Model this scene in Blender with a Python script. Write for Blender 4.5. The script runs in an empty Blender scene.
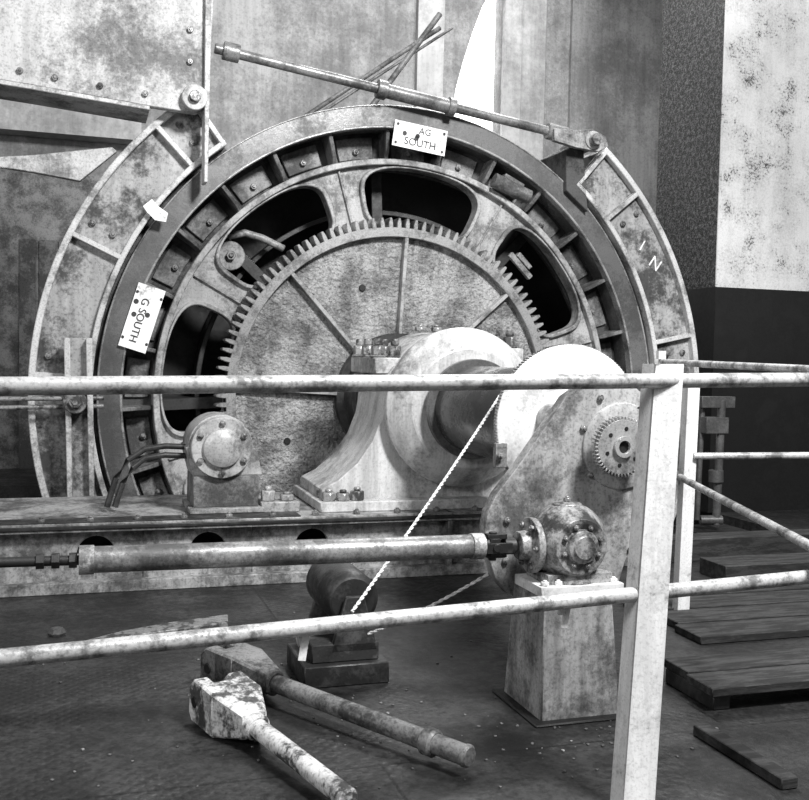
import bpy, bmesh, math, random
from mathutils import Matrix, Vector
random.seed(4)
R=math.radians
sc=bpy.context.scene
try:
    sc.view_settings.view_transform='Standard'
except Exception: pass

# ------------------------------------------------------------ camera
H=1.06
cam_d=bpy.data.cameras.new("camera"); cam=bpy.data.objects.new("camera",cam_d)
sc.collection.objects.link(cam); sc.camera=cam
cam_d.sensor_width=36; cam_d.sensor_fit='HORIZONTAL'; cam_d.lens=1000/809*36
CM=Matrix.Translation((0,0,H))@Matrix.Rotation(R(90-2.58),4,'X')@Matrix.Rotation(R(1.25),4,'Z')
cam.matrix_world=CM
cam_d.clip_start=.05

# machine frame: origin on the shaft axis at the gear plane, x along the wheel face, y away, z up
MF=Matrix.Translation((-0.06,6.0,H-.252))@Matrix.Rotation(R(18),4,'Z')
MI=MF.inverted()
ZF=-(H-.252)           # floor height in machine frame
C0=MI@Vector((0,0,H))
def ray(px,py):
    d=CM.to_3x3()@Vector(((px-404.5)/1000,-(py-400)/1000,-1))
    return (MI.to_3x3()@d), d
def pm(px,py,w):      # survey point on vertical machine plane, w metres in front of the gear
    d,_=ray(px,py); t=(-w-C0.y)/d.y; return C0+d*t
def pf(px,py,h=0):    # survey point at height h over the floor
    d,_=ray(px,py); t=(ZF+h-C0.z)/d.z; return C0+d*t
def pd(px,py,D):      # survey point at distance D
    d,w=ray(px,py); return C0+d*(D/w.y)

# ------------------------------------------------------------ materials
def mat(name,light,dark=None,scale=4,cov=.5,rough=.55,metal=0,bump=.25,fine=40,speck=.35,soft=.03,stretch=(1,1,1),bscale=None,drip=0,big=.3,edge=.3,bdist=.01):
    if dark is None: dark=light*.5
    m=bpy.data.materials.new(name); m.use_nodes=True; n=m.node_tree.nodes; l=m.node_tree.links
    b=n["Principled BSDF"]
    tc=n.new("ShaderNodeTexCoord"); mp=n.new("ShaderNodeMapping"); mp.inputs["Scale"].default_value=stretch
    l.new(tc.outputs["Object"],mp.inputs[0])
    def noise(sc_,det,ro,vec=None,dist=0):
        q=n.new("ShaderNodeTexNoise"); q.inputs["Scale"].default_value=sc_; q.inputs["Detail"].default_value=det; q.inputs["Roughness"].default_value=ro
        q.inputs["Distortion"].default_value=dist
        l.new(vec or mp.outputs[0],q.inputs["Vector"]); return q
    def ramp(src,p0,c0,p1,c1):
        r=n.new("ShaderNodeValToRGB"); e=r.color_ramp.elements; e[0].position=p0; e[1].position=p1
        e[0].color=(c0,c0,c0,1); e[1].color=(c1,c1,c1,1); l.new(src,r.inputs[0]); return r.outputs[0]
    def mul(a,c):
        mx=n.new("ShaderNodeMix"); mx.data_type='RGBA'; mx.blend_type='MULTIPLY'; mx.inputs[0].default_value=1
        l.new(a,mx.inputs[6]); l.new(c,mx.inputs[7]); return mx.outputs[2]
    def math_(op,a,k,c=None):
        q=n.new("ShaderNodeMath"); q.operation=op; l.new(a,q.inputs[0]); q.inputs[1].default_value=k
        if c is not None: l.new(c,q.inputs[2])
        return q.outputs[0]
    n1=noise(scale,10,.66)
    n2=noise(fine,6,.75)
    fac=math_('MULTIPLY_ADD',n2.outputs["Fac"],edge,math_('MULTIPLY',n1.outputs["Fac"],1-edge))
    # worn paint patches with ragged edges, then a softer stained zone round them
    col=ramp(fac,max(0,cov-soft),dark,min(1,cov+soft),light)
    col=mul(col,ramp(fac,cov,.72,min(1,cov+.11),1))
    n6=noise(fine*2.2,3,.6)
    col=mul(col,ramp(n6.outputs["Fac"],.34,1-speck,.5,1))
    n4=noise(.9,3,.5)
    col=mul(col,ramp(n4.outputs["Fac"],.35,1-big,.62,1))
    if drip:
        mp2=n.new("ShaderNodeMapping"); mp2.inputs["Scale"].default_value=(9,9,.7); l.new(tc.outputs["Object"],mp2.inputs[0])
        n5=noise(1.6,8,.7,mp2.outputs[0])
        col=mul(col,ramp(n5.outputs["Fac"],.38,1-drip,.56,1))
    l.new(col,b.inputs["Base Color"])
    rr=n.new("ShaderNodeMapRange"); rr.inputs[3].default_value=min(1,rough+.2); rr.inputs[4].default_value=max(.1,rough-.08)
    l.new(fac,rr.inputs[0]); rr.inputs[1].default_value=.42; rr.inputs[2].default_value=.58
    l.new(rr.outputs[0],b.inputs["Roughness"]); b.inputs["Metallic"].default_value=metal
    bp=n.new("ShaderNodeBump"); bp.inputs["Strength"].default_value=bump; bp.inputs["Distance"].default_value=bdist
    if bscale: l.new(noise(bscale,5,.6).outputs["Fac"],bp.inputs["Height"])
    else: l.new(fac,bp.inputs["Height"])
    l.new(bp.outputs[0],b.inputs["Normal"])
    return m
M_shoe=mat("shoe_paint",.48,.10,3.2,.482,.5,0,.4,32,.4,drip=.3,soft=.04)
M_lever=mat("lever_paint",.60,.25,3.0,.46,.5,0,.3,40,.35,drip=.25,big=.15,soft=.05)
M_shoeedge=mat("shoe_edge",.68,.26,5,.455,.45,0,.3,50,.35,soft=.05)
M_rim=mat("rim_steel",.22,.12,4,.48,.32,.3,.2,60,.3,soft=.06)
M_web=mat("web_paint",.52,.19,4.5,.468,.40,0,.3,45,.3,drip=.25,soft=.05)
M_chan=mat("channel_dark",.08,.025,6,.5,.55,0,.3,50,.4)  # mottled dark tone for channel back, shoe linings and roller mounts
M_guss=mat("gusset_paint",.26,.08,6,.49,.5,0,.3,50,.4,soft=.06)
M_gear=mat("gear_steel",.50,.18,7,.46,.28,.3,.3,60,.3,soft=.05)
M_disc=mat("cast_disc",.58,.20,4,.465,.38,.0,1.0,30,.45,bscale=38,soft=.07,drip=.25,bdist=.035)
M_dark=mat("dark_shade",.010,.005,5,.5,.5,0,.2)  # near-black: painted shade inside drum and bed, dark holes, pit, base slab
M_dk2=mat("dark_iron",.05,.016,6,.5,.42,0,.3)
M_cream=mat("cream_paint",.70,.30,3.2,.44,.3,0,.12,40,.2,drip=.35,big=.15,soft=.05)
M_bed=mat("bed_paint",.46,.14,4,.475,.5,0,.3,40,.4,drip=.45,soft=.05)
M_bolt=mat("bolt_steel",.40,.10,15,.48,.33,.3,.3)
M_shaft=mat("shaft_paint",.09,.055,4,.5,.22,.1,.05,50,.2)
M_white=mat("white_disc",.78,.55,5,.42,.5,0,.05,60,.12,big=.12)
M_rail=mat("rail_paint",.58,.19,12,.46,.34,.15,.3,55,.35,big=.2,soft=.045)
M_post=mat("post_paint",.86,.4,6,.40,.45,0,.2,60,.2,drip=.25,big=.08)
M_rod=mat("rod_steel",.36,.12,6,.475,.32,.3,.3,60,.35,soft=.06)
M_box=mat("gearbox_paint",.54,.07,11,.485,.34,.15,.4,60,.45,soft=.05)
M_plate=mat("bracket_paint",.54,.18,5,.455,.42,0,.3,50,.4,drip=.35,soft=.05)
M_conc=mat("plinth_conc",.38,.12,4,.465,.8,0,.5,45,.35,drip=.5,soft=.06)
M_wall=mat("wall_plaster",.46,.31,1.6,.45,.85,0,.2,22,.2,soft=.12,drip=.2,big=.3)
M_wall2=mat("wall_light",.64,.48,1.5,.43,.85,0,.15,14,.12,soft=.2,drip=.15)
M_pierd=mat("pier_shaded_side",.14,.008,30,.52,.45,0,.9,75,.6,soft=.025,edge=.6)  # speckled pier side, darkened in its colour for facing away from the window
M_pierw=mat("pier_white",.72,.10,4,.435,.65,0,.4,60,.15,soft=.02,drip=.10,big=.3,edge=.45)
M_dado=mat("dado_paint",.018,.010,4,.5,.4,0,.2)
M_fork=mat("fork_paint",.72,.08,8,.478,.45,0,.4,45,.45,soft=.03)
M_forkd=mat("fork_dark",.22,.05,8,.48,.45,.1,.4,60,.45,soft=.05)
M_tag=mat("tag_white",.88,.4,8,.40,.5,0,.05,60,.2,big=0)
M_ink=mat("tag_ink",.04,.03)
M_rope=mat("rope_fibre",.85,.7,60,.45,.9,0,.3,big=0)
M_plank=mat("lintel_board",.2,.1,3,.5,.8)
M_timber=mat("dark_timber",.05,.02,5,.5,.7,0,.4,30,.4,stretch=(1,6,6))
mg=bpy.data.materials.new("window_daylight"); mg.use_nodes=True
bb=mg.node_tree.nodes["Principled BSDF"]; bb.inputs["Base Color"].default_value=(.8,.8,.8,1)
bb.inputs["Emission Color"].default_value=(1,1,1,1); bb.inputs["Emission Strength"].default_value=3
def floor_mat():
    m=mat("floor_tread_plate",.046,.009,2.6,.495,.42,0,.6,26,.6,soft=.06,edge=.4)
    n=m.node_tree.nodes; l=m.node_tree.links; b=n["Principled BSDF"]
    tc=n.new("ShaderNodeTexCoord"); 
    br=n.new("ShaderNodeTexBrick"); br.inputs["Scale"].default_value=1; br.inputs["Brick Width"].default_value=2.1; br.inputs["Row Height"].default_value=1.1
    br.inputs["Mortar Size"].default_value=.005; l.new(tc.outputs["Object"],br.inputs["Vector"])
    r=n.new("ShaderNodeValToRGB"); r.color_ramp.elements[0].color=(1,1,1,1); r.color_ramp.elements[1].color=(.3,.3,.3,1)
    l.new(br.outputs["Fac"],r.inputs[0])
    old=b.inputs["Base Color"].links[0].from_socket
    mx=n.new("ShaderNodeMix"); mx.data_type='RGBA'; mx.blend_type='MULTIPLY'; mx.inputs[0].default_value=1
    l.new(old,mx.inputs[6]); l.new(r.outputs[0],mx.inputs[7]); l.new(mx.outputs[2],b.inputs["Base Color"])
    mp=n.new("ShaderNodeMapping"); mp.inputs["Rotation"].default_value=(0,0,R(45)); l.new(tc.outputs["Object"],mp.inputs[0])
    ck=n.new("ShaderNodeTexVoronoi"); ck.inputs["Scale"].default_value=36; ck.inputs["Randomness"].default_value=0.0; l.new(mp.outputs[0],ck.inputs["Vector"])
    rr=n.new("ShaderNodeMapRange"); rr.inputs[1].default_value=.2; rr.inputs[2].default_value=.45; rr.inputs[3].default_value=1; rr.inputs[4].default_value=0
    l.new(ck.outputs["Distance"],rr.inputs[0])
    # tread clogged with dirt in places
    nz=n.new("ShaderNodeTexNoise"); nz.inputs["Scale"].default_value=1.9; nz.inputs["Detail"].default_value=7; l.new(tc.outputs["Object"],nz.inputs["Vector"])
    mr=n.new("ShaderNodeMapRange"); mr.inputs[1].default_value=.50; mr.inputs[2].default_value=.66; mr.inputs[3].default_value=0; mr.inputs[4].default_value=.35
    l.new(nz.outputs["Fac"],mr.inputs[0])
    b2=n.new("ShaderNodeBump"); b2.inputs["Distance"].default_value=.005; l.new(mr.outputs[0],b2.inputs["Strength"])
    l.new(rr.outputs[0],b2.inputs["Height"]); oldn=b.inputs["Normal"].links[0].from_socket
    l.new(oldn,b2.inputs["Normal"]); l.new(b2.outputs[0],b.inputs["Normal"])
    return m
M_floor=floor_mat()

# ------------------------------------------------------------ builder
class B:
    def __init__(s,name,mats,bevel=.004):
        s.name=name; s.mats=mats; s.bm=bmesh.new(); s.mi=0; s.bevel=bevel
    def use(s,m): 
        if m not in s.mats: s.mats.append(m)
        s.mi=s.mats.index(m); return s
    def v(s,p): return s.bm.verts.new(p)
    def f(s,vs):
        try:
            f=s.bm.faces.new(vs); f.material_index=s.mi; f.smooth=True; return f
        except ValueError: return None
    def loft(s,rings,closed=True,caps=True):
        L=[[s.v(p) for p in r] for r in rings]
        n=len(L[0])
        for a,b in zip(L,L[1:]):
            for i in range(n if closed else n-1):
                j=(i+1)%n; s.f([a[i],a[j],b[j],b[i]])
        if caps: s.f(L[0][::-1]); s.f(L[-1])
        return L
    def prism(s,pts,y0,y1):
        s.loft([[(p[0],y0,p[-1]) for p in pts],[(p[0],y1,p[-1]) for p in pts]])
    def prismd(s,pts,d):
        d=Vector(d); s.loft([[Vector(p) for p in pts],[Vector(p)+d for p in pts]])
    def box(s,c,sz,rot=None):
        c=Vector(c); x,y,z=[q/2 for q in sz]; rot=rot or Matrix.Identity(3)
        a=[c+rot@Vector(p) for p in((-x,-y,-z),(x,-y,-z),(x,y,-z),(-x,y,-z))]
        b=[c+rot@Vector(p) for p in((-x,-y,z),(x,-y,z),(x,y,z),(-x,y,z))]
        s.loft([a,b])
    def bb(s,x0,x1,y0,y1,z0,z1): s.box(((x0+x1)/2,(y0+y1)/2,(z0+z1)/2),(abs(x1-x0),abs(y1-y0),abs(z1-z0)))
    def basis(s,d):
        d=Vector(d).normalized(); up=Vector((0,0,1)) if abs(d.z)<.9 else Vector((1,0,0))
        a=d.cross(up).normalized(); return a,d.cross(a).normalized(),d
    def lathe(s,p,d,prof,seg=40,ph=0):
        a,b,d=s.basis(d); p=Vector(p)
        s.loft([[p+d*t+(a*math.cos(ph+2*math.pi*i/seg)+b*math.sin(ph+2*math.pi*i/seg))*max(r,1e-4) for i in range(seg)] for t,r in prof])
    def cyl(s,p,q,r,r2=None,seg=28):
        p=Vector(p);q=Vector(q); s.lathe(p,q-p,[(0,r),((q-p).length,r if r2 is None else r2)],seg)
    def bolt(s,p,d,r,h): s.lathe(p,d,[(0,r),(h,r)],6); s.lathe(Vector(p)+Vector(d).normalized()*h,d,[(0,r*.55),(h*.4,r*.5)],8)
    def tube(s,pts,r,seg=12):
        pts=[Vector(p) for p in pts]; rings=[]
        for i,p in enumerate(pts):
            d=(pts[min(i+1,len(pts)-1)]-pts[max(i-1,0)]); a,b,_=s.basis(d)
            rings.append([p+(a*math.cos(2*math.pi*k/seg)+b*math.sin(2*math.pi*k/seg))*r for k in range(seg)])
        s.loft(rings)
    def ring(s,r0,r1,y0,y1,a0=0,a1=360,seg=96,c=(0,0)):
        full=abs(a1-a0)>=359.9; n=seg
        rs=[]
        for i in range(n+(0 if full else 1)):
            a=R(a0+(a1-a0)*i/n); ca,sa=math.cos(a),math.sin(a)
            rs.append([(c[0]+r*ca,y,c[1]+r*sa) for r,y in((r0,y0),(r1,y0),(r1,y1),(r0,y1))])
        L=[[s.v(p) for p in r] for r in rs]
        m=len(L)
        for i in range(m if full else m-1):
            A=L[i];Bq=L[(i+1)%m]
            for k in range(4):
                j=(k+1)%4; s.f([A[k],A[j],Bq[j],Bq[k]])
        if not full: s.f(L[0][::-1]); s.f(L[-1])
    def radbox(s,ang,r0,r1,y0,y1,th):
        a=R(ang); rot=Matrix(((math.cos(a),0,-math.sin(a)),(0,1,0),(math.sin(a),0,math.cos(a))))
        c=rot@Vector(((r0+r1)/2,(y0+y1)/2,0)); s.box(c,(r1-r0,abs(y1-y0),th),rot)
    def done(s,frame=MF):
        bm=s.bm; bmesh.ops.recalc_face_normals(bm,faces=bm.faces)
        for e in bm.edges:
            if len(e.link_faces)==2: e.smooth=e.calc_face_angle(0)<R(38)
        me=bpy.data.meshes.new(s.name); bm.to_mesh(me); bm.free()
        for m in s.mats: me.materials.append(m)
        o=bpy.data.objects.new(s.name,me); sc.collection.objects.link(o); o.matrix_world=frame
        if s.bevel:
            md=o.modifiers.new("bevel",'BEVEL'); md.width=s.bevel; md.segments=1; md.limit_method='ANGLE'; md.angle_limit=R(40)
        return o
def P(a,r,y=0): return Vector((r*math.cos(R(a)),y,r*math.sin(R(a))))

# ============================================================ winding drum wheel
b=B("winding_drum",[M_rim],.005)
b.ring(1.585,1.71,-.06,0.0,seg=160)
b.ring(1.65,1.71,0.0,.5,seg=160)
b.use(M_gear); b.ring(1.578,1.592,-.065,0.0,seg=160); b.ring(1.702,1.712,-.066,-.0,seg=160)
b.use(M_rim); b.ring(1.585,1.60,0.0,.14,seg=160)
b.use(M_chan); b.ring(1.36,1.66,.14,.18,seg=160)
b.use(M_web); b.ring(1.375,1.41,-.015,.14,seg=160)
NG=28
for i in range(NG):
    a=i*360/NG+3
    b.use(M_guss)
    p=[P(a,1.405,.14),P(a,1.405,.045),P(a,1.45,.0),P(a,1.585,-.03),P(a,1.585,.14)]
    t=Vector((-math.sin(R(a)),0,math.cos(R(a))))*.024
    b.prismd([q-t/2 for q in p],t)
    b.ring(1.43,1.56,.12,.14,a+2.2,a+360/NG-2.2,4)
    b.use(M_bolt)
    b.bolt(P(a+6.4,1.475,.12),(0,-1,0),.02,.022)
b.use(M_web)
HC=83
for k in range(8):
    ac=HC+45*k; hw=22.5; rm=1.185; rh=.20
    N=64; sq=[]
    for i in range(N):
        t=i/N*4; sd=int(t); u=(t-sd)*2-1
        sq.append([(1,u),(-u,1),(-1,-u),(u,-1)][sd])
    def pt(x,y,sx,sr,yy,dr=0): return P(ac+x*hw*sx,rm+dr+y*rh*sr,yy)
    def inn(x,y,e=5): 
        q=(abs(x)**e+abs(y)**e)**(1/e); return x/q,y/q
    O=[pt(x,y,1,1,.03) for x,y in sq]; O2=[pt(x,y,1,1,.08) for x,y in sq]
    I2=[];I1=[];If=[];Ib=[]
    for x,y in sq:
        a_,c_=inn(x,y,3.6)
        I2.append(pt(a_,c_,.80,.95,.03)); I1.append(pt(a_,c_,.80,.95,.0)); If.append(pt(a_,c_,.75,.89,.0)); Ib.append(pt(a_,c_,.75,.89,.10))
    b.loft([O2,O,I2,I1,If,Ib],closed=True,caps=False)
b.ring(.5,.99,.03,.08)
for k in range(8):
    a=HC+22.5+45*k
    b.radbox(a,1.02,1.37,.012,.03,.012)
b.use(M_dark); b.lathe((0,.55,0),(0,1,0),[(0,1.6),(.06,1.6),(.06,1.2),(1.6,1.2),(1.6,1.6),(1.68,1.6)],96)  # drum coloured near-black so it reads as shade behind the web holes
b.use(M_dk2)
for k in range(8): b.radbox(HC+10+45*k,.3,1.5,.25,.5,.07)
b.ring(1.12,1.15,.3,.5)
b.use(M_bed); b.tube([pm(228,236,-.2),pm(245,233,-.2),pm(262,238,-.2),pm(284,249,-.2)],.022)
q=pm(230,256,-.2); b.cyl(q+Vector((0,.1,0)),q-Vector((0,.02,0)),.085); b.use(M_bolt); b.bolt(q+Vector((0,-.02,0)),(0,-1,0),.03,.03)
b.done()

# ============================================================ spur gear
GX=-.018
b=B("spur_gear_wheel",[M_gear],.003)
b.ring(.945,1.000,-.085,.025,seg=120,c=(GX,0))
NT=124
G=Vector((GX,0,0))
for i in range(NT):
    a=360/NT*i; w=360/NT
    pts=[G+P(a-w*.27,.995),G+P(a-w*.24,1.026),G+P(a-w*.13,1.056),G+P(a+w*.13,1.056),G+P(a+w*.24,1.026),G+P(a+w*.27,.995)]
    b.prism(pts,-.085,.02)
b.use(M_dark); b.ring(.98,1.002,-.07,.02,seg=120,c=(GX,0))
b.use(M_disc); b.ring(.15,.95,-.03,.02,seg=120,c=(GX,0))
b.use(M_web)
for k in range(8):
    s0=len(b.bm.verts); b.radbox(87+45*k,.28,.95,-.082,-.03,.022)
    for v_ in list(b.bm.verts)[s0:]: v_.co+=G
b.use(M_dk2); b.lathe((0,-.03,0),(0,-1,0),[(0,.38),(.05,.38),(.08,.34),(.3,.33),(.32,.2)],60)
b.use(M_dark)
for px,py in((362,288),(287,441)):
    q=pm(px,py,.03); b.cyl(q,q+Vector((0,-.012,0)),.02)
b.done()

# ============================================================ brake shoes
def shoe(name,a0,a1,ribs,rout=2.05):
    b=B(name,[M_shoe],.004)
    b.ring(1.74,rout-.01,-.05,-.02,a0,a1,60)
    b.use(M_shoeedge)
    b.ring(rout-.035,rout,-.10,.4,a0,a1,60)
    b.ring(1.735,1.765,-.10,.4,a0,a1,60)
    for a in ribs:
        b.radbox(a,1.76,rout-.03,-.10,-.02,.028)
    b.use(M_chan); b.ring(1.712,1.735,-.0,.4,a0,a1,60)
    b.use(M_bolt)
    for a in ribs[1:]:
        b.bolt(P(a-3,1.85,-.05),(0,-1,0),.02,.02); b.bolt(P(a-3,1.97,-.05),(0,-1,0),.02,.02)
    return b
b=shoe("brake_shoe",126.5,212,[127,134,155,177,211],2.06); b.done()
b=shoe("brake_shoe",-40,50,[49.5,40,12,-14,-39],2.06)
b.use(M_chan); b.prism([pm(x,y,.1) for x,y in((566,150),(583,140),(588,212),(566,190))],-.1,.3)
b.done()
def text(parent,body,size,M,mt=None,ext=.0008):
    cu=bpy.data.curves.new("lettering",'FONT'); cu.body=body; cu.size=size; cu.align_x='CENTER'; cu.align_y='CENTER'; cu.extrude=ext
    t=bpy.data.objects.new("lettering",cu); sc.collection.objects.link(t); t.parent=parent; cu.materials.append(mt or M_ink); t.matrix_local=M; return t
RX=Matrix.Rotation(R(90),4,'X')
sh=bpy.data.objects["brake_shoe.001"]
text(sh,"N",.11,Matrix.Translation(pm(655,264,.055))@Matrix.Rotation(R(35),4,'Y')@RX,M_tag)
text(sh,"1",.10,Matrix.Translation(pm(642,246,.055))@Matrix.Rotation(R(30),4,'Y')@RX,M_tag)
text(sh,"8",.09,Matrix.Translation(pm(598,160,.055))@Matrix.Rotation(R(10),4,'Y')@RX,M_tag)

b=B("brake_post",[M_shoeedge],.004)
for x0,x1 in((64,70),(86,92)):
    p=[pm(x0,338,.22),pm(x1,338,.22),pm(x1+3,506,.22),pm(x0+3,506,.22)]; b.prism(p,-.25,-.12)
b.use(M_shoe); b.prism([pm(68,338,.18),pm(88,338,.18),pm(92,506,.18),pm(70,506,.18)],-.18,-.13)
q=pm(75,402,.25); b.use(M_bolt); b.cyl(q+Vector((0,.05,0)),q+Vector((0,-.03,0)),.06); b.bolt(q+Vector((0,-.03,0)),(0,-1,0),.035,.02)
b.tube([pm(-10,399,.2),pm(104,398,.2)],.012); b.tube([pm(-10,408,.2),pm(104,406,.2)],.012)
b.done()

# ============================================================ upper-left brake lever
b=B("brake_lever_beam",[M_lever],.006)
b.prism([pm(x,y,.2) for x,y in((-80,-60),(216,-60),(211,50),(207,108),(196,113),(150,106),(33,85),(-80,66))],-.2,-.14)
b.use(M_shoeedge)
b.prism([pm(x,y,.24) for x,y in((-80,66),(33,85),(150,106),(150,110),(33,89.5),(-80,71))],-.24,.1)
b.prism([pm(x,y,.24) for x,y in((206,-60),(213,-60),(208,182),(204,182))],-.24,-.12)
q=pm(194,99,.2); b.use(M_web); b.cyl(q,q+Vector((0,-.05,0)),.068); b.use(M_bolt); b.cyl(q,q+Vector((0,-.08,0)),.03)
b.cyl(q,q+Vector((0,.4,0)),.04)
for x,y in((55,78),(100,86),(145,94),(190,62),(190,30),(20,71),(-20,64)): b.bolt(pm(x,y,.2),(0,-1,0),.018,.018)
b.use(M_lever)
b.prism([pm(x,y,.0) for x,y in((-60,160),(33,155),(112,147),(117,151),(80,181),(33,172),(-60,158))],0,.05)
b.done()

# tie rod
b=B("brake_tie_rod",[M_rod],.002)
A=pm(190,42,.12);Z=pm(560,134,.12)
b.cyl(A.lerp(Z,.06),Z,.028)
for t0,t1,r in((.49,.68,.042),(.475,.5,.055),(.67,.69,.055),(.08,.12,.05),(.96,1.02,.05)):
    b.cyl(A.lerp(Z,t0),A.lerp(Z,t1),r,seg=10)
b.use(M_bed)
for dw in(.17,.04):
    b.prism([pm(x,y,dw) for x,y in((553,129),(575,131),(590,130),(604,137),(607,147),(597,152),(575,148),(553,141))],-dw-.02,-dw+.02)
q=pm(594,140,.2); b.use(M_web); b.cyl(q+Vector((0,.35,0)),q,.055); b.use(M_bolt); b.cyl(q,q+Vector((0,-.05,0)),.035)
b.done()
b=B("diagonal_stay_rod",[M_guss],.0)
b.tube([pm(306,116,-.9),pm(412,46,-.9),pm(440,28,-.9)],.016); b.tube([pm(316,116,-.9),pm(452,28,-.9)],.01)
b.tube([pm(372,106,-.9),pm(440,14,-.9)],.02)
b.done()

# ============================================================ bed plate
BZ=pm(250,517,1.2).z
b=B("machine_bedplate",[M_bed],.006)
xl=pm(-40,500,1.2).x-.6; xr=pm(632,520,1.2).x
b.bb(xl,xr,-1.24,-.42,BZ-.04,BZ)
holes=[pm(208,545,1.18).x,pm(312,541,1.18).x,pm(96,550,1.18).x]
xs=sorted(holes); zc=pm(208,543,1.18).z
prev=xl
hr=.08
for hx in xs:
    pts=[(prev,0,BZ-.04),(prev,0,ZF),(hx,0,ZF),(hx,0,zc-.03)]
    pts+=[(hx-hr,0,zc-.03)]+[(hx+hr*math.cos(a),0,zc-.03+hr*math.sin(a)) for a in [math.pi-math.pi*i/16 for i in range(1,8)]]+[(hx,0,zc-.03+hr),(hx,0,BZ-.04)]
    b.prism(pts,-1.18,-1.14)
    pts=[(hx,0,BZ-.04),(hx,0,zc-.03+hr)]+[(hx+hr*math.cos(a),0,zc-.03+hr*math.sin(a)) for a in [math.pi/2-math.pi*i/16 for i in range(1,8)]]+[(hx+hr,0,zc-.03),(hx,0,zc-.03),(hx,0,ZF),(hx+.2,0,ZF),(hx+.2,0,BZ-.04)]
    b.prism(pts,-1.18,-1.14); prev=hx+.2
b.bb(prev,xr,-1.18,-1.14,ZF,BZ-.04)
b.bb(xl,xr,-.52,-.48,ZF-.1,BZ-.04); b.bb(xr-.04,xr,-1.18,-.48,ZF,BZ-.04)
b.bb(xl,xr,-1.24,-1.14,ZF,ZF+.05)
x=pm(448,540,1.2).x; b.bb(x-.012,x+.012,-1.235,-1.14,ZF,BZ)
b.use(M_dark); b.bb(xl,xr-.05,-1.0,-.98,ZF,BZ-.04)  # dark sheet standing for the shade behind the bed holes
b.use(M_guss)
for i in range(22):
    xx=xl+.12+i*.2
    if xx<xr-.05: b.bolt((xx,-1.2,BZ),(0,0,1),.018,.018)
b.use(M_dk2); b.bb(xl,pm(490,500,1.2).x,-1.25,-1.235,BZ-.026,BZ-.01)
b.bb(xl,pm(300,500,1.2).x,-1.235,-1.12,BZ,BZ+.006)
b.done()

# ============================================================ main bearing
b=B("main_bearing_pedestal",[M_cream],.014)
zt=BZ
def q_(x,y): return pm(x,y,1.05)
body=[(322,506),(322,489),(338,481),(358,463),(373,441),(382,418),(386,395),(387,376),(395,365),(505,365),(516,376),(517,400),(522,425),(532,448),(548,467),(566,481),(580,489),(580,506)]
pts=[q_(*p) for p in body]; pts[0].z=zt; pts[-1].z=zt
b.prism(pts,-1.05,-.55)
b.lathe((0,-.50,0),(0,-1,0),[(0,.30),(.0,.36),(.03,.375),(.5,.375),(.53,.36),(.55,.36),(.57,.39),(.62,.395),(.655,.37),(.69,.33),(.71,.30),(.72,.29),(.72,.20)],72)
for sgn,pc in((-1,393),(1,510)):
    c=q_(pc,366 if sgn<0 else 356); b.use(M_cream); b.box((c.x,-.8,c.z+.0),(.17,.46,.08))
    b.box((c.x,-.8,c.z-.075),(.15,.44,.05))
    b.use(M_bolt)
    for dx in(-.052,.035):
        for y in(-.62,-.78,-.96):
            b.lathe((c.x+dx,y,c.z+.04),(0,0,1),[(0,.042),(.012,.042)],20)
            b.bolt((c.x+dx,y,c.z+.05),(0,0,1),.036,.05)
            b.lathe((c.x+dx,y,c.z+.10),(0,0,1),[(0,.022),(.03,.022),(.034,.016)],12)
b.use(M_bolt)
for dx in(-.12,-.03,.06): b.bolt((dx,-.8,.375),(0,0,1),.03,.025)
b.use(M_cream)
l=q_(316,506).x; r=q_(584,506).x
b.bb(l,r,-1.15,-.5,zt,zt+.05)
b.use(M_bolt)
for i in range(5): b.bolt((l+.05+(i%3)*.07,-1.1+(i//3)*.12,zt+.05),(0,0,1),.036,.035+random.random()*.03)
b.use(M_bed)
x0=pm(262,500,1.1).x;x1=pm(300,500,1.1).x; b.bb(x0,x1,-1.1,-.95,zt,zt+.05)
for px,h in((270,.05),(289,.03)): b.bolt((pm(px,490,1.1).x,-1.05,zt+.05),(0,0,1),.036,h)
b.done()

# main shaft
b=B("main_shaft",[M_shaft],.004)
b.lathe((0,-.36,0),(0,-1,0),[(0,.19),(.84,.19),(.84,.225),(.87,.225),(.88,.208),(1.86,.208),(1.87,.1),(1.9,.1)],64)
b.use(M_rim); b.ring(.2,.24,-1.30,-1.26,seg=64); b.ring(.2,.235,-2.18,-2.12,seg=64)
b.done()

# ============================================================ small bearing on bed
b=B("pillow_block_bearing",[M_web],.006)
wq=1.0
x0=pm(187,500,wq).x; x1=pm(260,500,wq).x
b.use(M_bed); b.bb(x0,x1,-1.12,-.75,BZ+.006,BZ+.03)
b.use(M_guss); b.bb(x0+.02,x1-.02,-1.08,-.8,BZ+.03,pm(222,474,wq).z)
c=pm(222,448,1.1)
b.use(M_web)
hz=pm(222,474,wq).z
pts=[(x0+.02,0,hz),(c.x-.16,0,c.z)]+[(c.x+.15*math.cos(a),0,c.z+.15*math.sin(a)) for a in [math.pi*(1-i/14) for i in range(15)]]+[(c.x+.17,0,c.z-.02),(x1-.0,0,hz)]
b.prism(pts,-1.06,-.8)
b.lathe((c.x,-1.06,c.z),(0,-1,0),[(0,.145),(.05,.14),(.05,.09),(.07,.088),(.08,.07),(.09,.05)],40)
b.use(M_bolt)
for i in range(6):
    a=R(60*i+30); b.bolt((c.x+.115*math.cos(a),-1.11,c.z+.115*math.sin(a)),(0,-1,0),.016,.015)
b.done()
b=B("conduit_pipe",[M_dk2],0)
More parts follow.
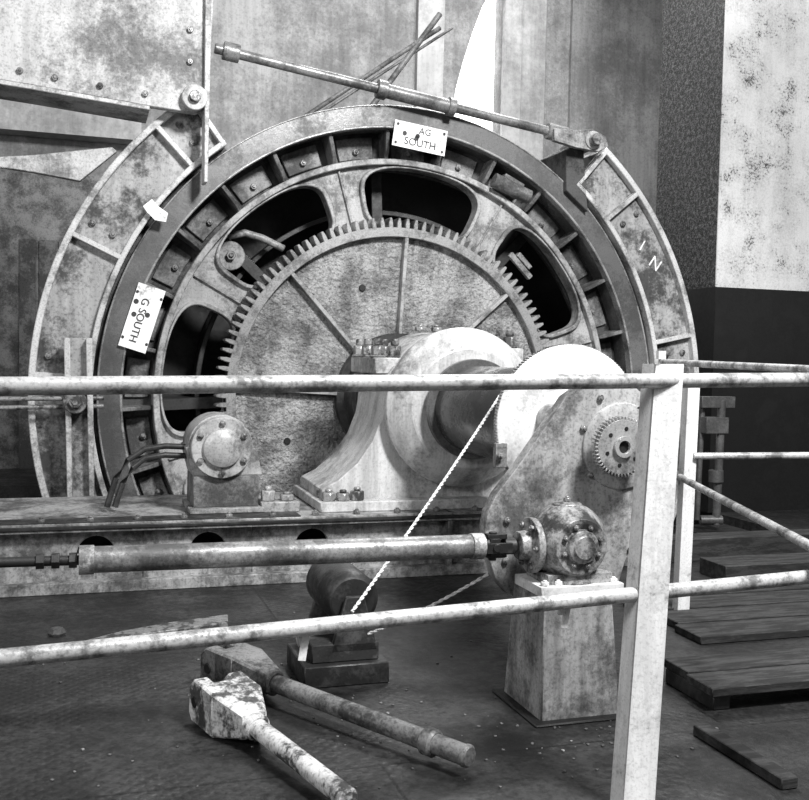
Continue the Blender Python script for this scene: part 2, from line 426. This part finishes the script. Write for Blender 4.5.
for o in(0,1):
    b.tube([pm(190,447+o*9,.95),pm(165,446+o*9,.95),pm(145,449+o*9,.95),pm(128+o*5,460+o*8,.95),pm(116+o*7,478+o*5,.95),pm(109+o*8,500,.95),pm(107+o*8,507,.95)],.014)
b.done()

# ============================================================ plinth and attached gear
PB=pf(541,724); wp=-PB.y
TL=pm(545,597,wp-.02);TR=pm(612,594,wp-.02);BR=pm(620,722,wp)
b=B("concrete_plinth",[M_conc],.008)
dep=.24
ztop=TL.z
b.loft([[(PB.x,-wp,ZF),(BR.x,-wp,ZF),(BR.x,-wp+dep+.03,ZF),(PB.x,-wp+dep+.03,ZF)],
        [(TL.x,-wp+.02,ztop),(TR.x,-wp+.02,ztop),(TR.x,-wp+dep,ztop),(TL.x,-wp+dep,ztop)]])
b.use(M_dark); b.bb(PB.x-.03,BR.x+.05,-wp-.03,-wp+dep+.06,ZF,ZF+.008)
b.done()

wl=wp-.27
b=B("gear_bracket_plate",[M_plate],.008)
out=[(552,418),(566,397),(585,383),(606,377),(628,381),(643,394),(650,414),(650,450),(645,490),(637,530),(625,562),(618,585),(616,600),(522,602),(508,594),(495,578),(488,555),(485,530),(488,512),(497,494),(520,464)]
pts=[pm(x,y,wl) for x,y in out]
b.prism(pts,-wl,-wl+.05)
c=pm(621,446,wl)
b.lathe((c.x,-wl+.03,c.z),(0,-1,0),[(0,.145),(.04,.14),(.045,.12)],48)
b.use(M_dark); b.cyl((pm(637,412,wl).x,-wl,pm(637,412,wl).z),(pm(637,412,wl).x,-wl-.012,pm(637,412,wl).z),.018)
b.use(M_bolt)
for x,y in((583,428),(600,398),(642,500),(590,475),(630,550),(507,520),(505,560)):
    p=pm(x,y,wl); b.bolt(p,(0,-1,0),.012,.010)
b.done()
b=B("pinion_gear",[M_gear],.001)
w0=-wl-.10
c=pm(623,447,-w0)
r=.096
b.ring(.02,.086,w0,w0+.03,seg=48,c=(c.x,c.z))
cc=Vector((c.x,0,c.z))
for i in range(48):
    a=i*360/48; w=360/48
    b.prism([cc+P(a-w*.3,.085),cc+P(a-w*.15,r),cc+P(a+w*.15,r),cc+P(a+w*.3,.085)],w0,w0+.03)
b.ring(.02,.034,w0-.012,w0,seg=32,c=(c.x,c.z))
b.use(M_dark)
b.cyl((c.x,w0+.05,c.z),(c.x,w0+.0,c.z),.021)
b.cyl((c.x,w0+.09,c.z),(c.x,w0+.03,c.z),.05)
for i in range(6):
    q=Vector((c.x,w0,c.z))+P(60*i+20,.058); b.cyl(q+Vector((0,.01,0)),q+Vector((0,-.002,0)),.007,seg=12)
b.done()

b=B("drive_disc",[M_white],.002)
c=pm(571,424,2.31)
b.lathe((c.x,-2.27,c.z),(0,-1,0),[(0,.302),(.03,.302),(.033,.298)],128)
b.use(M_bed)
for i in range(150): 
    q=Vector((c.x,0,c.z)); b.prism([q+P(i*2.4,.300),q+P(i*2.4+.5,.306),q+P(i*2.4+1.2,.306),q+P(i*2.4+1.7,.300)],-2.30,-2.275)
e=pm(556,420,2.35)
b.use(M_plate); b.cyl((e.x,-2.3,e.z),(e.x,-wl+.052,e.z),.06)
b.use(M_bolt); q=pm(497,455,2.31); b.box((q.x+.01,-2.315,q.z),(.045,.03,.09)); b.bolt((q.x,-2.33,q.z),(0,-1,0),.012,.02)
b.done()

# gearbox
wg=wp-.11
b=B("bevel_gearbox",[M_box],.003)
c=pm(566,541,wg)
b.lathe((c.x,c.y+.09,c.z),(0,-1,0),[(0,.06),(.02,.095),(.07,.118),(.12,.118),(.16,.10),(.19,.082)],40)
b.lathe((c.x,c.y,c.z+.0),(0,0,1),[(-.12,.1),(-.09,.085),(.0,.10),(.07,.075),(.10,.045),(.115,.045),(.12,.02)],32)
f=pm(585,548,wg+.12)
b.lathe((f.x,f.y+.08,f.z),(0,-1,0),[(0,.075),(.04,.073),(.045,.07),(.06,.07),(.06,.05),(.075,.048),(.08,.035),(.085,.034)],40)
b.use(M_bolt)
for i in range(8): b.bolt(Vector((f.x,f.y+.02,f.z))+P(45*i+20,.06),(0,-1,0),.009,.008)
b.bolt((c.x,c.y,c.z+.12),(0,0,1),.012,.012)
b.use(M_box)
g=pm(530,545,wg)
b.lathe((c.x-.02,c.y,g.z),(-1,0,0),[(0,.075),(.06,.07),(.075,.06),(.085,.082),(.105,.082),(.108,.045),(.14,.042)],32)
b.use(M_bolt)
for i in range(6):
    a=R(60*i); b.bolt((c.x-.125,c.y+.065*math.cos(a),g.z+.065*math.sin(a)),(-1,0,0),.010,.01)
b.use(M_white)
bz=ztop
xa=pm(527,585,wg).x; xb=pm(607,585,wg).x
b.bb(xa,xb,-wp+.01,-wp+.2,bz,bz+.03)
b.use(M_box); b.bb(xa+.03,xb-.03,-wp+.03,-wp+.18,bz+.03,bz+.06)
b.lathe((c.x,c.y,bz+.05),(0,0,1),[(0,.085),(.04,.08)],32)
b.use(M_white)
for px in(533,546,600): b.bolt((pm(px,580,wg).x,-wp+.03,bz+.03),(0,0,1),.013,.012)
b.done()

b=B("transmission_shaft",[M_rod],.001)
A=Vector((c.x-.2,c.y,g.z)); 
wj=-c.y
L0=pm(82,560,wj); L1=pm(480,546,wj)
b.cyl(L0,L1,.0345,seg=32)
d=(L1-L0).normalized()
b.use(M_rail); b.cyl(L0-d*.008,L0+d*.03,.038); b.cyl(L1-d*.03,L1+d*.008,.038)
b.use(M_dk2)
LE=pm(-30,563.5,wj); b.cyl(LE,L0,.013); 
for t in(.58,.72,.88): 
    q=LE.lerp(L0,t); b.lathe(q,d,[(0,.021),(.02,.021)],6)
b.cyl(L1,L1+d*.03,.025)
for sgn in(-1,1):
    b.box(L1+d*.05+Vector((0,0,sgn*.028)),(.06,.03,.014))
    b.box(A-d*.03+Vector((0,sgn*.028,0)),(.08,.014,.03))
J=(L1+A)/2
b.box(J,(.03,.05,.05)); b.cyl(J-Vector((0,.04,0)),J+Vector((0,.04,0)),.012); b.cyl(J-Vector((0,0,.042)),J+Vector((0,0,.042)),.012)
b.cyl(A-d*.005,A+Vector((.03,0,0)),.025)
b.done()

# ============================================================ rope
def rope(b,A,Z,r,sag=0):
    n=int((Z-A).length/.005); a_,c_,d=b.basis(Z-A)
    for ph in(0,math.pi):
        b.tube([A.lerp(Z,i/n)+Vector((0,0,-sag*4*(i/n)*(1-i/n)))+(a_*math.cos(i*.7+ph)+c_*math.sin(i*.7+ph))*r*.5 for i in range(n+1)],r*.6,6)
b=B("rope",[M_rope],0)
S=pm(501,394,2.1); E=pf(352,612,.28)
rope(b,S,E,.0055,.012)
rope(b,pf(368,634,.2),pm(488,574,wj-.05),.005,.01)
b.done()
b=B("rope_guide_roller",[M_dk2],.004)
q0=pf(304,690);q1=pf(394,688)
yb=q0.y; hh=.07
b.bb(q0.x,q1.x,yb,yb+.28,ZF,ZF+hh)
k=(q1.x-q0.x)
c=Vector((q0.x+k*.5,yb+.12,ZF+.26))
b.use(M_chan)
b.bb(q0.x+.03,q0.x+k*.9,yb+.03,yb+.2,ZF+hh,ZF+.13)
b.use(M_dk2)
b.lathe((c.x+.03,yb+.06,c.z),(0,1,0),[(0,.03),(0,.075),(.02,.09),(.30,.09),(.32,.075),(.32,.02)],32)
b.use(M_chan)
for y in(yb+.03,yb+.37):
    b.prism([(c.x-.05,0,ZF+.1),(c.x+.11,0,ZF+.1),(c.x+.06,0,c.z+.02),(c.x+.0,0,c.z+.02)],y,y+.02)
b.bb(c.x-.06,c.x+.10,yb+.28,yb+.39,ZF,ZF+.12)
b.done()

# ============================================================ handrail
b=B("handrail",[M_rail],.0)
DL,DR=1.86,2.49
def ext(A,Z,e0,e1): return A+(A-Z)*e0, Z+(Z-A)*e1
TA,TZ=ext(pd(34,386,DL),pd(757,380,DR),.25,.25)
LA,LZ=ext(pd(34,655,DL),pd(757,582,DR),.25,.25)
b.tube([TA.lerp(TZ,i/20) for i in range(21)],.0178,20); b.tube([LA.lerp(LZ,i/20) for i in range(21)],.0178,20)
b.use(M_post)
T0=pd(656,364,2.385);T1=pd(684,364,2.385)
Bt0=pd(626,770,2.30);Bt1=pd(657,770,2.30)
def down(p,q): t=(ZF-p.z)/(q.z-p.z); return p+(q-p)*t
F0=down(T0,Bt0);F1=down(T1,Bt1)
b.loft([[T0,T1,T1+Vector((0,.008,0)),T0+Vector((0,.008,0))],[F0,F1,F1+Vector((0,.008,0)),F0+Vector((0,.008,0))]])
b.loft([[T0,T0+Vector((.008,0,0)),T0+Vector((.008,.06,0)),T0+Vector((0,.06,0))],[F0,F0+Vector((.008,0,0)),F0+Vector((.008,.06,0)),F0+Vector((0,.06,0))]])
b.box(pd(661,355,2.385),(.02,.012,.02))
b.use(M_tag)
for px,py,D in((302,634,2.08),(562,604,2.32)):
    q=pd(px,py,D); b.box(q+Vector((0,-.022,-.02)),(.016,.003,.06),Matrix.Rotation(.15,3,'Y'))
    b.tube([q+Vector((-.010,0,-.006)),q+Vector((.010,0.0,-.004))],.0198,16)
b.done()
b=B("handrail",[M_post],0)
G0=pd(694,388,4.1);G1=pd(684,600,4.1);G2=down(G0,G1)
b.loft([[G0+Vector(o) for o in((-.028,0,0),(.028,0,0),(.028,.04,0),(-.028,.04,0))],[G2+Vector(o) for o in((-.028,0,0),(.028,0,0),(.028,.04,0),(-.028,.04,0))]])
b.use(M_rail)
b.tube([pd(663,362,4.1),pd(760,367,3.3),pd(900,374,2.6)],.013); b.tube([pd(694,456,4.1),pd(900,455,4.1)],.014)
q=pd(680,477,4.1); e=pd(757,518,3.05); b.tube([q,e,e+(e-q)*.9],.014)
b.done()

# ============================================================ forked rods on floor
def fork(name,hd,tail,w,L,col,colr,rr,collar=False):
    b=B(name,[col],.006)
    A=hd; d=(tail-hd); 
    s=Vector((d.x,d.y,0)).normalized(); n=Vector((-s.y,s.x,0)); dd=d.normalized(); up=dd.cross(n)
    if up.z<0: up=-up
    def pt(a,c,h): return A+dd*a+n*c+up*h
    T=.045
    for sg in(-1,1):
        o=[(0,-.04),(.02,-.062),(.16,-.06),(.16,.06),(.03,.065),(0,.04)]
        y0=sg*w*.5; y1=sg*(w*.5-T)
        b.loft([[pt(a,y0,h) for a,h in o],[pt(a,y1,h) for a,h in o]])
    b.loft([[pt(.07,-w*.5,-.062),pt(.07,w*.5,-.062),pt(.07,w*.5,.062),pt(.07,-w*.5,.062)],
            [pt(.15,-w*.5,-.062),pt(.15,w*.5,-.062),pt(.15,w*.5,.062),pt(.15,-w*.5,.062)],
            [pt(L,-rr*1.3,-rr*1.25),pt(L,rr*1.3,-rr*1.25),pt(L,rr*1.3,rr*1.25),pt(L,-rr*1.3,rr*1.25)]])
    b.use(M_dark); b.cyl(pt(.04,-w*.5-.003,0),pt(.04,w*.5+.003,0),.02)
    b.use(colr); b.cyl(pt(L-.01,0,0),pt(L+.02,0,0),rr*1.4); b.cyl(pt(L,0,0),tail,rr)
    if collar:
        b.cyl(tail-dd*.15,tail-dd*.11,rr*1.35); b.cyl(tail-dd*.02,tail+dd*.0,rr*1.1)
    b.done()
fork("forked_rod",pf(213,693,.07),pf(350,800,.04),.15,.27,M_fork,M_fork,.026)
fork("forked_rod",pf(216,661,.07),pf(470,757,.05),.13,.27,M_forkd,M_forkd,.027,True)

b=B("flat_iron_bar",[M_bolt],.003)
top=[(86,640),(120,631),(170,622),(228,614)]; bot=[(228,622),(170,630),(120,637),(86,642)]
b.prismd([pf(x,y,.03) for x,y in top+bot],(0,0,-.028)); b.done()
b=B("floor_debris",[M_guss],.002)
q=pf(57,635); b.lathe(q,(0,0,1),[(0,.03),(.01,.035),(.025,.025),(.03,.01)],7)
for i in range(150):
    if i%3==0:
        q=pf(random.gauss(585,45),random.gauss(735,12))
        if PB.x-.04<q.x<BR.x+.06 and q.y>-wp-.04: continue
    elif i%3==1: q=pf(random.gauss(330,70),random.gauss(715,25))
    else: q=pf(random.uniform(40,640),random.uniform(608,790))
    s=random.uniform(.004,.010)
    b.box(q+Vector((0,0,s*.25)),(s,s*.8,s*.5),Matrix.Rotation(random.random()*3,3,'Z'))
b.done()

# flat boards / trench covers at right
b=B("timber_boards",[M_timber],.003)
def board(p0,p1,wd,h0,t):       # straight plank from p0 to p1 lying on the floor
    p0=Vector(p0);p1=Vector(p1);d=(p1-p0); ang=math.atan2(d.y,d.x)
    c=(p0+p1)/2; b.box((c.x,c.y,ZF+h0+t/2),(math.hypot(d.x,d.y),wd,t),Matrix.Rotation(ang,3,'Z'))
a0=pf(690,640); rr_=(pf(800,632)-a0).normalized(); nn=Vector((-rr_.y,rr_.x,0))
for i in range(4): board(a0+nn*(.02+i*.20)+rr_*(.03*(i%2)),a0+nn*(.02+i*.20)+rr_*1.6,.18,.001,.03)
a0=pf(698,706); 
for i in range(2): board(a0+nn*(i*.16)+rr_*(.0+.02*(i%2)),a0+nn*(i*.16)+rr_*1.3,.145,.05,.028)
b.use(M_dk2)
for t in(.05,.6): 
    e=a0+rr_*t; board(e-nn*.05,e+nn*.22,.06,.001,.048)
b.use(M_timber)
board(pf(700,734),pf(790,790),.05,.001,.03)
a0=pf(712,578); board(a0,a0+rr_*1.8,.22,.001,.08); board(a0+nn*.45,a0+nn*.45+rr_*1.8,.16,.001,.12)
b.done()
b=B("brake_linkage",[M_rim],.002)
b.tube([pd(722,400,6.2),pd(716,525,6.2)],.025); b.tube([pd(703,400,6.2),pd(697,520,6.2)],.016)
b.box(pd(716,402,6.2),(.24,.06,.07)); b.box(pd(713,425,6.2),(.16,.1,.1)); b.cyl(pd(716,470,6.2),pd(716,482,6.2),.045)
b.tube([pd(700,520,6.2),pd(722,520,6.2)],.03)
b.use(M_dk2)
q=pd(708,530,6.2); b.bb(q.x-.12,q.x+.25,q.y-.1,q.y+.2,ZF,q.z)
b.done()

# ============================================================ tags
def tag(name,c,w,h,ang):
    b=B(name,[M_tag],.0)
    rot=Matrix.Rotation(R(-ang),3,'Y')
    b.box(c,(w,.004,h),rot)
    b.use(M_ink)
    for sx in(-1,1):
        for sz_ in(-1,1):
            q=Vector(c)+rot@Vector((sx*w*.44,-.003,sz_*h*.36)); b.cyl(q,q+Vector((0,-.003,0)),.008,seg=10)
    for k in range(3):
        q=Vector(c)+rot@Vector((random.uniform(-.4,.35)*w,-.003,random.uniform(-.1,.3)*h)); b.cyl(q,q+Vector((0,-.002,0)),.014,seg=9)
    return b.done()
c=pm(420,138,.08)
o=tag("metal_sign",c,.33,.15,-7)
Q=Matrix.Rotation(R(7),4,'Y')@RX
text(o,"AG",.055,Matrix.Translation(c+Vector((.03,-.004,.035)))@Q); text(o,"SOUTH",.06,Matrix.Translation(c+Vector((.0,-.004,-.035)))@Q)
c=pm(142,318,.08)
o=tag("metal_sign",c,.15,.36,-17)
text(o,"G SOUTH",.058,Matrix.Translation(pm(139,320,.086))@Matrix.Rotation(R(17),4,'Y')@Matrix.Rotation(R(90),4,'Y')@RX)
b=B("paper_scrap",[M_tag],0)
b.prism([pm(x,y,.14) for x,y in((143,206),(152,199),(158,206),(168,213),(166,222),(155,220),(147,212))],-.14,-.137); b.done()
b=B("cable_clamp",[M_bed],.003)
q=pm(520,266,.05); b.box(q,(.2,.03,.035),Matrix.Rotation(R(45),3,'Y')); b.box(q+Vector((.02,0,.03)),(.12,.05,.03),Matrix.Rotation(R(45),3,'Y'))
b.use(M_guss); q=pm(515,185,.1); b.cyl(q+Vector((-.12,.05,.03)),q+Vector((.12,.05,-.06)),.045); b.box(q+Vector((0,.1,0)),(.14,.12,.1),Matrix.Rotation(R(25),3,'Y'))
b.done()

# ============================================================ room
YW=3.6
b=B("wall_back",[M_wall],0)
def wq_(x,y): return pm(x,y,-YW)
X0,X1=-7.5,7.5; Z1=6.0
win=[(451,175),(452,112),(456,88),(463,62),(472,34),(483,5),(500,-20)]
wr=wq_(501,-20).x; wb=wq_(452,175).z
W=[wq_(*p) for p in win]
left=[(X0,0,ZF-1.2),(W[0].x,0,ZF-1.2)]+[(p.x,0,p.z) for p in W]+[(wr,0,Z1),(X0,0,Z1)]
b.prism(left,YW,YW+.12)
b.bb(wr,X1,YW,YW+.12,ZF-1.2,Z1)
b.bb(W[0].x,wr,YW,YW+.12,ZF-1.2,wb)
b.use(M_wall2)
for a,c_ in((414,440),(500,517)):
    b.bb(wq_(a,100).x,wq_(c_,100).x,YW-.08,YW,ZF,Z1)
b.bb(wq_(517,100).x,wq_(543,100).x,YW-.03,YW,ZF,Z1)
b.bb(X0,wq_(140,120).x,YW-.25,YW,wq_(80,141).z,wq_(80,90).z)
b.use(M_wall); b.bb(wq_(568,100).x,wq_(700,100).x,YW-.05,YW,ZF,Z1)
b.use(M_guss); b.bb(X0,wq_(215,200).x,YW-.04,YW,ZF,wq_(80,176).z)
b.use(M_plank)
for i in range(9):
    x=wq_(20,240).x+i*.16; b.bb(x,x+.13,YW-.07,YW-.03,ZF,wq_(30,240).z)
b.done()
b=B("window_1",[mg],0); b.bb(W[0].x-.1,wr+.1,YW+.13,YW+.15,wb-.05,Z1); b.done()
b=B("masonry_pier",[M_pierd],0)
yp=.25
c1=pm(719,200,-yp); zd=pm(740,288,-yp).z
pxr=c1.x+1.6
b.bb(c1.x,pxr,yp+.01,1.05,zd,Z1); b.use(M_pierw); b.bb(c1.x,pxr,yp,yp+.012,zd,Z1)
b.use(M_dado); b.bb(c1.x,pxr,yp,1.05,ZF,zd)
b.done()
b=B("floor",[M_floor],0)
b.bb(-7.5,7.5,-8,-1.1,ZF-.2,ZF); b.bb(2.45,7.5,-1.1,YW,ZF-.2,ZF); b.bb(-7.5,-2.5,-1.1,YW,ZF-.2,ZF); b.bb(-2.5,2.45,2.4,YW,ZF-.2,ZF)
b.use(M_dark); b.bb(-2.6,2.5,-1.3,2.6,ZF-1.5,ZF-1.4)
b.bb(-2.6,2.5,-1.15,-1.1,ZF-1.4,ZF-.2);
b.done()
b=B("wall_left",[M_wall],0); b.bb(-7.6,-7.5,-8,YW,ZF,Z1); b.done()
b=B("wall_right",[M_wall],0); b.bb(7.5,7.6,-8,YW,ZF,Z1); b.done()

# ============================================================ light
def area(name,loc,tgt,size,e):
    l=bpy.data.lights.new(name,'AREA'); l.size=size; l.energy=e
    o=bpy.data.objects.new(name,l); sc.collection.objects.link(o); o.location=loc
    o.rotation_euler=(Vector(tgt)-Vector(loc)).to_track_quat('-Z','Y').to_euler()
area("skylight_key",(2.2,.9,5.0),(0.0,5.6,.9),.9,680)
area("added_fill",(-3.5,-1,3.0),(-.2,5,.8),1.4,140)  # added fill lamp high behind the camera, not an actual skylight
area("window_light_back",(1.0,7.5,5.5),(0,7.5,0),1.8,190)
w=bpy.data.worlds.new("world"); sc.world=w; w.use_nodes=True
w.node_tree.nodes["Background"].inputs[0].default_value=(.8,.8,.8,1); w.node_tree.nodes["Background"].inputs[1].default_value=.22
